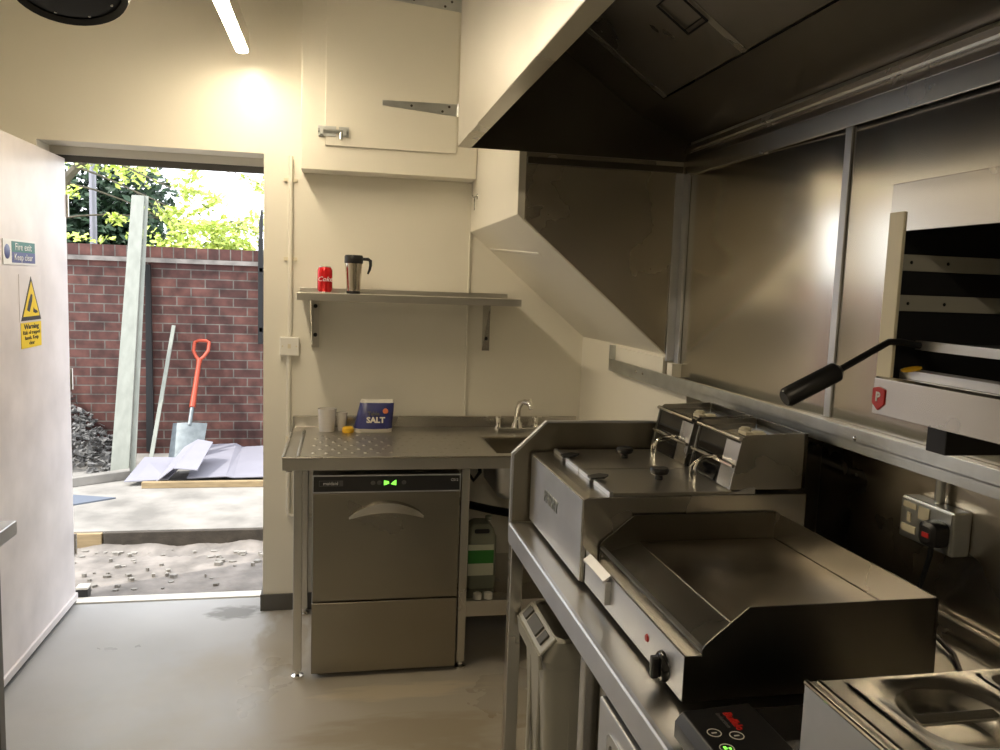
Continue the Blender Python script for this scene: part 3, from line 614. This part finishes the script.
m = MB(); m.tube([(1.19, 1.375, 1.106), (1.19, 1.376, 1.085), (1.195, 1.39, 1.05), (1.21, 1.42, 1.00), (1.222, 1.445, .96), (1.225, 1.40, .915), (1.20, 1.30, .907), (1.13, 1.19, .906)], .005, 8); m.build('cord', 'black_plastic', pl)

# ---- wall grill (salamander)
g = thing('wall_grill', 'wall-hung salamander grill with red badge at right', 'grill', (1.08, .92, 1.40))
a0, a1 = .62, 1.206
m = MB(); m.box(.905, 1.25, a0, a1-.002, 1.776, 1.79); m.box(.905, 1.25, a1-.008, a1-.002, 1.41, 1.776); m.box(.905, 1.25, a0, a0+.006, 1.41, 1.776); m.box(1.24, 1.25, a0, a1, 1.41, 1.776); m.box(.905, 1.25, a0, a1-.002, 1.41, 1.418)
m.build('casing', 'steel', g, bev=.001)
B(.900, .906, a0, 1.202, 1.713, 1.792).build('top_panel', 'steel', g, bev=.001)
B(.897, .903, 1.164, 1.200, 1.470, 1.745).build('side_trim', 'cream_plastic', g, bev=.001); B(.897, .903, a0, a0+.04, 1.470, 1.745).build('side_trim', 'cream_plastic', g, bev=.001)
m = MB(); m.xz([(.892, 1.408), (.892, 1.469), (.898, 1.473), (.912, 1.473), (.912, 1.408)], a0, 1.196); m.build('lower_band', 'steel', g, bev=.001)
m = MB(); m.box(.91, 1.238, 1.187, 1.192, 1.42, 1.772); m.box(1.230, 1.238, a0+.01, 1.187, 1.42, 1.772); m.box(.91, 1.238, a0+.008, a0+.012, 1.42, 1.772); m.build('lining', 'black_panel', g)
for z0, z1 in ((1.650, 1.677), (1.583, 1.610)):
    for y in (1.180, a0+.013): B(.915, 1.22, y, y+.006, z0, z1).build('runner', 'grey_plastic', g, bev=.001)
for z in (1.664, 1.596):
    for x in (.93, 1.0, 1.15): MB().lathe((x, 1.179, z), [(.0001, .001), (.003, 0)], 8, (0, -1, 0)).build('screw_head', 'black_metal', g)
m = MB(); m.box(.94, .952, .66, 1.165, 1.520, 1.535); m.box(1.20, 1.212, .66, 1.165, 1.520, 1.535)
for k in range(13): m.tube([(.945, .68+.04*k, 1.527), (1.206, .68+.04*k, 1.527)], .0035, 6)
rk = m.build('grill_rack', 'steel_satin', g)
m = MB(); m.tube([(.945, 1.155, 1.527), (.90, 1.150, 1.533), (.872, 1.142, 1.533), (.855, 1.135, 1.527), (.752, 1.10, 1.487)], .0055, 10); m.build('lever', 'black_metal', rk)
m = MB(); m.tube([(.757, 1.102, 1.489), (.752, 1.10, 1.487), (.672, 1.10, 1.447), (.668, 1.10, 1.445)], [.010, .0155, .0155, .012], 16); m.build('grip', 'black_plastic', rk)
m = MB(); m.xz([(.915, 1.473), (.915, 1.487), (.925, 1.490), (.96, 1.478), (.96, 1.470)], a0+.01, 1.165); tr = m.build('crumb_tray', 'steel_satin', g)
m = MB(); m.lathe((.917, 1.140, 1.489), [(.016, 0), (.016, .001), (.0001, .001)], 16, (-.3, 0, 1)); m.build('sticker', 'yellow_cap', tr)
def shield(k): return [(1.180+y*k, 1.4365+z*k) for y, z in ((-.012, .012), (0, .015), (.012, .012), (.012, -.008), (0, -.017), (-.012, -.008))]
m = MB(); m.yz(shield(1.25), .8895, .892); bd = m.build('badge', 'red_plastic', g, bev=.0006)
text('P', .022, (.889, 1.180, 1.4375), (0, -1, 0), (0, 0, 1), 'sign_white', bd, bold=.0006)
for y in (1.105, .68): B(.965, 1.252, y, y+.045, 1.352, 1.407).build('bracket', 'black_metal', g, bev=.002)

# ---- grey bin
bn = thing('slim_bin', 'slim grey plastic bin under the far end of the bench', 'bin', (.85, 2.09, 0))
m = MB()
def br_(x0, x1, y0, y1, z, r=.03): return [(x, y, z) for x, y in m.rrect(x0, x1, y0, y1, r)]
m.loft([br_(.60, 1.11, 1.99, 2.19, .0), br_(.585, 1.125, 1.975, 2.205, .30), br_(.57, 1.14, 1.965, 2.212, .60)], cap1=False)
m.loft([br_(.585, 1.125, 1.98, 2.198, .60), br_(.60, 1.11, 1.995, 2.185, .01)], cap0=False); m.build('tub', 'grey_plastic', bn)
m = MB(); m.loft([br_(.60, 1.13, 1.962, 2.222, .668), br_(.598, 1.14, 1.955, 2.227, .672), br_(.585, 1.15, 1.945, 2.232, .664), br_(.560, 1.155, 1.945, 2.232, .61), br_(.575, 1.145, 1.955, 2.225, .585), br_(.58, 1.14, 1.962, 2.215, .59), br_(.60, 1.13, 1.962, 2.215, .66)], cap0=False, cap1=False); m.build('rim', 'grey_plastic', bn)
m = MB(); m.loft([[(.60, y, .668) for y in ()] or [(.600, 1.955, .668), (.600, 2.222, .668), (.592, 2.222, .674), (.592, 1.955, .674)],
    [(.560, 1.955, .628), (.560, 2.222, .628), (.553, 2.222, .634), (.553, 1.955, .634)]], smooth=False)
m.loft([[(.560, 1.955, .628), (.560, 2.222, .628), (.548, 2.222, .630), (.548, 1.955, .630)], [(.565, 1.965, .585), (.565, 2.212, .585), (.553, 2.212, .585), (.553, 1.965, .585)]], smooth=False)
m.build('handle', 'grey_plastic', bn, bev=.006)
m = MB()
for y0, y1 in ((1.985, 2.02), (2.04, 2.135), (2.155, 2.19)):
    m.prism([(.588, y0, .6655), (.588, y1, .6655), (.564, y1, .640), (.564, y0, .640)], (-.0068, 0, .0072))
m.build('hand_holes', 'hole_grey', bn)
m = MB(); m.box(.571, .580, 2.03, 2.05, .03, .585); m.box(.571, .580, 2.13, 2.15, .03, .585); m.build('ribs', 'grey_plastic', bn, bev=.003)
m = MB(); r0 = m.rrect(.645, 1.06, .06, .50, .03); m.prism([(x, 1.975, z) for x, z in r0], (0, -.006, 0)); m.build('side_panel', 'grey_plastic', bn, bev=.002)

bn.location.x -= .022

# ---- under-bench fridge
fr = thing('counter_fridge', 'stainless under-bench fridge beside the grey bin', 'fridge', (.85, 1.0, 0))
B(.545, 1.2, .56, 1.478, .06, .835).build('cabinet', 'steel_dark', fr, bev=.003)
B(.530, .546, 1.440, 1.476, .06, .835).build('frame_stile', 'steel', fr, bev=.002)
dr = B(.515, .545, .62, 1.432, .12, .800).build('door', 'steel_satin', fr, bev=.004)
m = MB(); ra = m.rrect(.80, 1.372, .50, .762, .02); rb = m.rrect(.815, 1.357, .515, .745, .015)
n_ = len(ra); m.loft([[(.5148, y, z) for y, z in ra], [(.511, y, z) for y, z in ra], [(.511, y, z) for y, z in rb], [(.5148, y, z) for y, z in rb]], cap0=False, cap1=False); m.build('recess_frame', 'steel', dr)
m = MB(); m.prism([(.5146, y, z) for y, z in rb], (-.0004, 0, 0)); m.build('recess', 'steel', dr)
for x in (.58, 1.16):
    for y in (.6, 1.45): MB().lathe((x, y, 0), [(.02, 0), (.02, .06)], 12).build('foot', 'black_plastic', fr)

# ---- left counter
lc = thing('left_counter', 'steel counter corner at the lower left edge', 'counter', (-1.2, 1.5, 0))
B(-1.545, -.885, .7, 2.40, .860, .9).build('worktop', 'steel_satin', lc, bev=.003)
for x in (-.968, -1.53):
    for y in (.75, 2.355): B(x, x+.038, y, y+.04, .0, .86).build('leg', 'steel_dark', lc, bev=.003)
B(-1.52, -.925, .72, 2.33, .12, .15).build('undershelf', 'steel_dark', lc)

# ================================================================ SINK TABLE
st = thing('sink_table', 'stainless sink and drainer table along the back wall', 'sink table', (.45, 3.5, 0))
TX0, TX1, TY0, TY1, TZ = -.215, 1.175, 3.14, 3.838, .907
sx0, sx1, sy0, sy1 = .648, 1.03, 3.215, 3.575
m = MB(); m.box(TX0, sx0, TY0, TY1, TZ-.004, TZ); m.box(sx1, TX1, TY0, TY1, TZ-.004, TZ); m.box(sx0, sx1, TY0, sy0, TZ-.004, TZ); m.box(sx0, sx1, sy1, TY1, TZ-.004, TZ)
m.box(TX0, TX1, TY0, TY0+.003, TZ-.048, TZ); m.box(TX0, TX0+.003, TY0, TY1, TZ-.048, TZ)
for i in range(13):
    for j in range(6):
        c0 = (-.10+i*.052+(j % 2)*.026, 3.24+j*.075, TZ-.0002); m.lathe(c0, [(.010, 0), (.007, .002), (.0001, .003)], 8)
m.build('worktop', 'steel_top', st, bev=.001)
m = MB(); m.tube([(TX0+.003, TY0+.003, TZ+.003), (TX0+.003, TY1, TZ+.003)], .006, 8); m.xz([(TX0+.05, TZ), (TX0+.058, TZ+.005), (TX0+.066, TZ)], TY0+.03, TY1-.1); m.tube([(TX0, TY0+.003, TZ+.001), (TX1, TY0+.003, TZ+.001)], .004, 8); m.build('rolled_edge', 'steel', st)
B(TX0, TX1, 3.825, 3.84, TZ, .962).build('upstand', 'steel', st, bev=.003)
m = MB()
def sr(d_, z, r): return [(x, y, z) for x, y in m.rrect(sx0+d_, sx1-d_, sy0+d_, sy1-d_, r)]
m.loft([sr(0, TZ+.001, .02), sr(.006, TZ-.004, .03), sr(.012, TZ-.17, .04), sr(.03, TZ-.2, .04)], cap0=False); m.build('basin', 'steel_mid', st)
m = MB(); m.loft([sr(-.004, TZ-.006, .03), sr(.004, TZ-.175, .05), sr(.03, TZ-.208, .05)], cap0=False); m.build('basin_underside', 'steel_satin', st)
for x, y in ((-.172, 3.152), (-.172, 3.78), (.494, 3.152), (.494, 3.78), (1.12, 3.152), (1.12, 3.78)):
    l = B(x, x+.034, y, y+.034, .03, TZ-.005).build('leg', 'steel', st, bev=.003)
    m = MB(); m.lathe((x+.017, y+.017, 0), [(.024, 0), (.024, .008), (.010, .014), (.010, .032)], 14); m.build('foot', 'chrome', l)
m = MB(); m.box(.528, 1.155, 3.153, 3.81, .262, .266); m.box(.528, 1.155, 3.153, 3.157, .226, .292); m.build('undershelf', 'steel', st, bev=.001)
m = MB(); m.box(TX0+.01, TX0+.035, 3.18, 3.80, .845, .86); m.box(.499, .521, 3.18, 3.80, .24, .262); m.build('cross_rail', 'steel', st)
# trap and waste
w_ = thing('waste_pipe', 'dark waste pipe and hose under the sink basin', 'pipe', (.70, 3.6, .4))
m = MB(); m.tube([(.84, 3.42, .695), (.84, 3.42, .62), (.84, 3.46, .58), (.80, 3.5, .56), (.72, 3.6, .55), (.62, 3.7, .55), (.56, 3.8, .55)], .02, 10); m.build('trap', 'black_plastic', w_)
m = MB(); m.tube([(.60, 3.70, .85), (.60, 3.68, .72), (.63, 3.66, .68), (.66, 3.66, .72), (.655, 3.68, .78)], .010, 8); m.lathe((.60, 3.70, .76), [(.02, 0), (.025, .02), (.02, .05)], 10); m.build('hose', 'black_plastic', w_)
# mixer tap
tp = thing('mixer_tap', 'chrome deck mixer tap behind the sink bowl', 'tap', (.845, 3.72, TZ))
m = MB(); m.prism([(x, y, TZ+.001) for x, y in m.rrect(.735, .955, 3.70, 3.742, .015)], (0, 0, .018)); m.build('base_bar', 'chrome', tp, bev=.003)
m = MB(); m.lathe((.845, 3.72, TZ+.018), [(.030, 0), (.024, .02), (.016, .035), (.014, .06)], 16)
m.tube([(.845, 3.72, TZ+.07), (.845, 3.712, TZ+.11), (.852, 3.695, TZ+.138), (.868, 3.67, TZ+.15), (.885, 3.64, TZ+.145), (.89, 3.63, TZ+.12)], [.014, .015, .016, .014, .011, .010], 12)
m.tube([(.885, 3.65, TZ+.14), (.890, 3.65, TZ+.165)], .008, 8); m.build('spout', 'chrome', tp)
for x in (.752, .938):
    m = MB(); m.lathe((x, 3.72, TZ+.018), [(.016, 0), (.012, .01), (.012, .04), (.016, .045), (.016, .055), (.0001, .058)], 12); m.tube([(x-.02, 3.72, TZ+.068), (x+.028, 3.715, TZ+.070)], .006, 8); m.build('valve', 'chrome', tp)

# dishwasher
dw = thing('dishwasher', 'stainless undercounter dishwasher beneath the drainer', 'dishwasher', (.195, 3.42, 0))
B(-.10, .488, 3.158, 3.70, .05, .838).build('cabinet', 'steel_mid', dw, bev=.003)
m = MB(); m.yz([(3.138, .772), (3.144, .836), (3.158, .838), (3.158, .772)], -.098, .486); pn = m.build('control_panel', 'black_panel', dw)
m = MB()
m.box(-.098, .486, 3.136, 3.141, .768, .773); m.box(-.098, .486, 3.139, 3.147, .834, .839); m.box(-.100, -.096, 3.136, 3.147, .768, .839); m.box(.484, .488, 3.136, 3.147, .768, .839); m.build('panel_trim', 'steel_satin', pn)
text('maidaid', .019, (-.030, 3.1375, .806), (1, 0, 0), (0, .07, 1), 'sign_white', pn, sx=1)
m = MB(); m.box(-.075, .018, 3.1385, 3.1395, .7945, .7965); m.box(-.075, .018, 3.1392, 3.1402, .815, .817); m.box(-.075, -.073, 3.1385, 3.1402, .7945, .817); m.box(.003, .018, 3.1385, 3.1402, .796, .816); m.build('logo_box', 'button_grey', pn)
text('C512', .014, (.462, 3.1375, .815), (1, 0, 0), (0, .07, 1), 'sign_white', pn)
m = MB()
for x in (.135, .160, .258): m.lathe((x, 3.1395, .806), [(.0001, .0015), (.008, .0015), (.009, -.002)], 12, (0, -1, 0))
m.build('buttons', 'button_grey', pn)
m = MB()
for x0 in (.178, .205): m.prism([(x0, 3.1378, .796), (x0+.02, 3.1378, .803), (x0+.02, 3.139, .812), (x0, 3.1395, .816)] if x0 < .2 else [(x0, 3.1378, .801), (x0+.022, 3.1378, .796), (x0+.022, 3.139, .818), (x0+.008, 3.1395, .810)], (0, -.001, 0))
m.build('display', 'display_green', pn)
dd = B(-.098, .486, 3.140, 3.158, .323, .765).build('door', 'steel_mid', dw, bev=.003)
m = MB(); N = 14; rings = []
for i in range(N+1):
    u_ = i/N; x = .043+.298*u_; z = .668+.062*math.sin(PI*u_)**.7; hgt = .012+.028*math.sin(PI*u_)**.6; out = 3.139-.030*math.sin(PI*u_)**.5
    rings.append([(x, out, z), (x, out+.004, z-hgt), (x, 3.1395, z-hgt*.9), (x, 3.1395, z+.004)])
m.loft(rings); m.build('handle', 'steel', dd)
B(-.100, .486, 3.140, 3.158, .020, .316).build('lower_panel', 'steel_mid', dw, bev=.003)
for x in (-.07, .45):
    for y in (3.2, 3.65): MB().lathe((x, y, 0), [(.02, 0), (.02, .05)], 12).build('foot', 'black_plastic', dw)

# items on the table
sb = thing('salt_bag', 'blue and white bag of salt on the sink table', 'bag', (.155, 3.73, TZ))
m = MB(); rings = []
for (z, x0, x1, dep) in ((.0005, .068, .243, .05), (.02, .066, .244, .062), (.06, .076, .246, .055), (.10, .086, .250, .040), (.135, .094, .252, .016), (.150, .098, .250, .006)):
    rg = []
    for k in range(24):
        a = 2*PI*k/24; ca, sa = math.cos(a), math.sin(a)
        rg.append(((x0+x1)/2+(x1-x0)/2*math.copysign(abs(ca)**.5, ca), 3.73+dep*math.copysign(abs(sa)**.6, sa)+.003*math.sin(k*3+z*60), TZ+z))
    rings.append(rg)
m.loft(rings[0:2]); m.build('lower_band', 'paper_white', sb)
m = MB(); m.loft(rings[1:5], cap0=False, cap1=False); m.build('bag_body', 'salt_blue', sb)
m = MB(); m.loft(rings[4:], cap0=False); m.build('crimped_top', 'paper_white', sb)
text('SALT', .036, (.165, 3.672, TZ+.060), (1, 0, 0), (0, .15, 1), 'paper_white', sb, sx=1.05, bold=.0015, depth=.002)
text('Table', .024, (.155, 3.677, TZ+.090), (1, 0, 0), (0, .3, 1), 'button_grey', sb, bold=.001, depth=.002)
m = MB(); m.lathe((.210, 3.690, TZ+.100), [(.013, 0), (.012, .004), (.0001, .004)], 14, (0, -1, .3)); m.build('label_spot', 'salt_orange', sb)
cu = thing('clear_tub', 'clear plastic measuring tub at left on the sink table', 'tub', (-.055, 3.73, TZ))
m = MB(); m.lathe((-.055, 3.73, TZ+.0005), [(.0001, 0), (.036, 0), (.043, .105), (.041, .105), (.034, .003), (.0001, .003)], 28); m.build('tub_body', 'cup_clear', cu)
m = MB(); m.lathe((.012, 3.74, TZ+.0005), [(.0001, 0), (.018, 0), (.026, .085), (.0245, .085), (.0165, .002), (.0001, .002)], 20)
tag(m.build('clear_cup', 'cup_clear'), 'narrow clear plastic cup between the clear tub and the salt bag', 'cup')
m = MB(); m.lathe((.040, 3.695, TZ+.0005), [(.0001, 0), (.026, 0), (.028, .006), (.024, .022), (.018, .026), (.0001, .026)], 24)
tag(m.build('yellow_scoop', 'yellow_cap'), 'small yellow plastic cap next to the salt bag', 'cap')
# container under sink
cn = thing('chemical_container', 'translucent container with green label on the shelf under the sink', 'container', (.625, 3.42, .266))
m = MB(); cr_ = lambda d_, z: [(x, y, z) for x, y in m.rrect(.560+d_, .690-d_, 3.345+d_, 3.50-d_, .02)]
m.loft([cr_(.004, .267), cr_(0, .28), cr_(0, .50), cr_(.012, .535), cr_(.03, .553)]); m.lathe((.668, 3.45, .553), [(.015, 0), (.015, .015), (.0001, .016)], 12); m.build('bottle', 'container_clear', cn)
m = MB(); m.prism([(x, 3.3465, z) for x, z in m.rrect(.588, .655, .520, .540, .008)], (0, -.001, 0)); m.build('handle_hole', 'black_plastic', cn)
B(.562, .676, 3.3435, 3.3452, .33, .47).build('label_sheet', 'pale_label', cn)
B(.562, .676, 3.3425, 3.3434, .385, .445).build('label_band', 'green_label', cn)
m = MB(); m.lathe((.590, 3.24, .267), [(.0001, 0), (.019, 0), (.019, .022), (.016, .025), (.0001, .025)], 18)
o = m.build('bottle_cap', 'white_plastic'); tag(o, 'left white bottle cap on the shelf under the sink', 'cap', 'white caps on the undershelf')
c2 = copy_tree(o, (.048, 0, 0)); c2['label'] = 'right white bottle cap on the shelf under the sink'

# ================================================================ WALL SHELF
sh_ = thing('wall_shelf', 'stainless shelf on the wall above the sink table', 'shelf', (.31, 3.7, 1.4))
m = MB(); m.box(-.187, .808, 3.56, 3.835, 1.541, 1.545); m.box(-.187, .808, 3.556, 3.560, 1.513, 1.545); m.box(-.187, .80, 3.835, 3.8385, 1.53, 1.566); m.box(-.187, .808, 3.56, 3.575, 1.513, 1.516); m.build('shelf_top', 'steel_top', sh_, bev=.001)
for x in (-.116, .702):
    m = MB(); m.box(x-.018, x+.018, 3.852, 3.8595, 1.285, 1.54); m.yz([(3.60, 1.54), (3.852, 1.54), (3.852, 1.30), (3.845, 1.30), (3.66, 1.53)], x-.018, x-.014); m.build('bracket', 'steel', sh_)
    for z in (1.345, 1.48): MB().lathe((x, 3.852, z), [(.010, 0), (.008, .004), (.0001, .004)], 10, (0, -1, 0)).build('bolt_head', 'black_metal', sh_)
ca = thing('drink_can', 'red drink can on the left end of the wall shelf', 'can', (-.071, 3.68, 1.545))
m = MB(); m.lathe((-.071, 3.68, 1.546), [(.026, .004), (.033, .014), (.033, .100), (.027, .113)], 32); m.build('can_body', 'can_red', ca)
m = MB(); m.lathe((-.071, 3.68, 1.546), [(.027, .113), (.0275, .117), (.025, .116), (.0001, .113)], 32); m.lathe((-.071, 3.68, 1.546), [(.0001, .001), (.022, .001), (.024, 0), (.026, .004)], 32); m.build('can_end', 'alu', ca)
text('Coke', .030, (-.070, 3.6468, 1.606), (1, 0, 0), (0, 0, 1), 'sign_white', ca, shear=.3, depth=.0015)
mu = thing('travel_mug', 'steel travel mug with black lid and handle on the wall shelf', 'mug', (.055, 3.68, 1.545))
m = MB(); m.lathe((.055, 3.68, 1.546), [(.030, .010), (.033, .06), (.039, .135)], 32); m.build('mug_body', 'mug_lens', mu)
m = MB(); m.lathe((.055, 3.68, 1.546), [(.0001, 0), (.031, 0), (.031, .012), (.030, .012)], 32); m.build('mug_base', 'black_plastic', mu)
m = MB(); m.lathe((.055, 3.68, 1.546), [(.040, .135), (.0415, .138), (.0415, .165), (.038, .172), (.0001, .170)], 32); m.build('lid', 'black_plastic', mu)
m = MB(); m.tube([(.094, 3.68, 1.702), (.118, 3.68, 1.702), (.129, 3.68, 1.695), (.130, 3.68, 1.675), (.126, 3.68, 1.655), (.118, 3.68, 1.636)], [.007, .008, .008, .007, .006, .004], 10); m.build('handle', 'black_plastic', mu)

# ================================================================ CONDUIT, BOX, KEY
cd = thing('wall_conduit', 'thin white conduit with clips running down beside the doorway', 'conduit', (-.232, 3.84, .48))
m = MB(); m.tube([(-.232, 3.848, 2.16), (-.232, 3.848, 1.335)], .0105, 12); m.tube([(-.236, 3.848, 1.245), (-.236, 3.848, .50), (-.233, 3.848, .482), (-.220, 3.848, .470), (-.15, 3.848, .466), (-.11, 3.848, .466)], .0105, 12); m.build('tube', 'cream_wall', cd)
m = MB()
for z in (2.052, 1.694): m.box(-.262, -.202, 3.850, YB-.001, z-.008, z+.008); m.tube([(-.255, 3.85, z), (-.255, 3.845, z)], .006, 8); m.tube([(-.209, 3.85, z), (-.209, 3.845, z)], .006, 8)
m.tube([(-.236, 3.848, .83), (-.236, 3.848, .86)], .014, 10); m.build('clip', 'cream_plastic', cd)
jb = thing('junction_box', 'small white switch box on the conduit beside the doorway', 'switch', (-.232, 3.84, 1.245))
B(-.276, -.189, 3.825, YB-.001, 1.246, 1.332).build('box', 'white_plastic', jb, bev=.004)
m = MB(); m.box(-.240, -.226, 3.821, 3.826, 1.28, 1.30); m.lathe((-.264, 3.825, 1.29), [(.004, 0), (.0001, .002)], 8, (0, -1, 0)); m.lathe((-.201, 3.825, 1.29), [(.004, 0), (.0001, .002)], 8, (0, -1, 0)); m.build('rocker', 'cream_plastic', jb)
ky = thing('hanging_key', 'small metal key hanging on a hook on the cream wall', 'key', (.60, 3.68, 1.96))
m = MB(); m.lathe((.6095, 3.68, 2.008), [(.014, 0), (.012, .004), (.0001, .004)], 12, (-1, 0, 0)); m.tube([(.606, 3.68, 2.008), (.590, 3.68, 2.004), (.586, 3.68, 2.014)], .003, 6); m.build('hook', 'steel', ky)
m = MB(); m.lathe((.596, 3.68, 1.992), [(.011, -.001), (.011, .001), (.005, .001), (.005, -.001), (.011, -.001)], 12, (1, 0, 0)); m.box(.595, .597, 3.677, 3.683, 1.945, 1.982); m.box(.595, .597, 3.671, 3.678, 1.947, 1.955); m.build('key_blade', 'steel_dark', ky)
for o in bpy.data.objects:
    if '_b' in o: del o['_b']
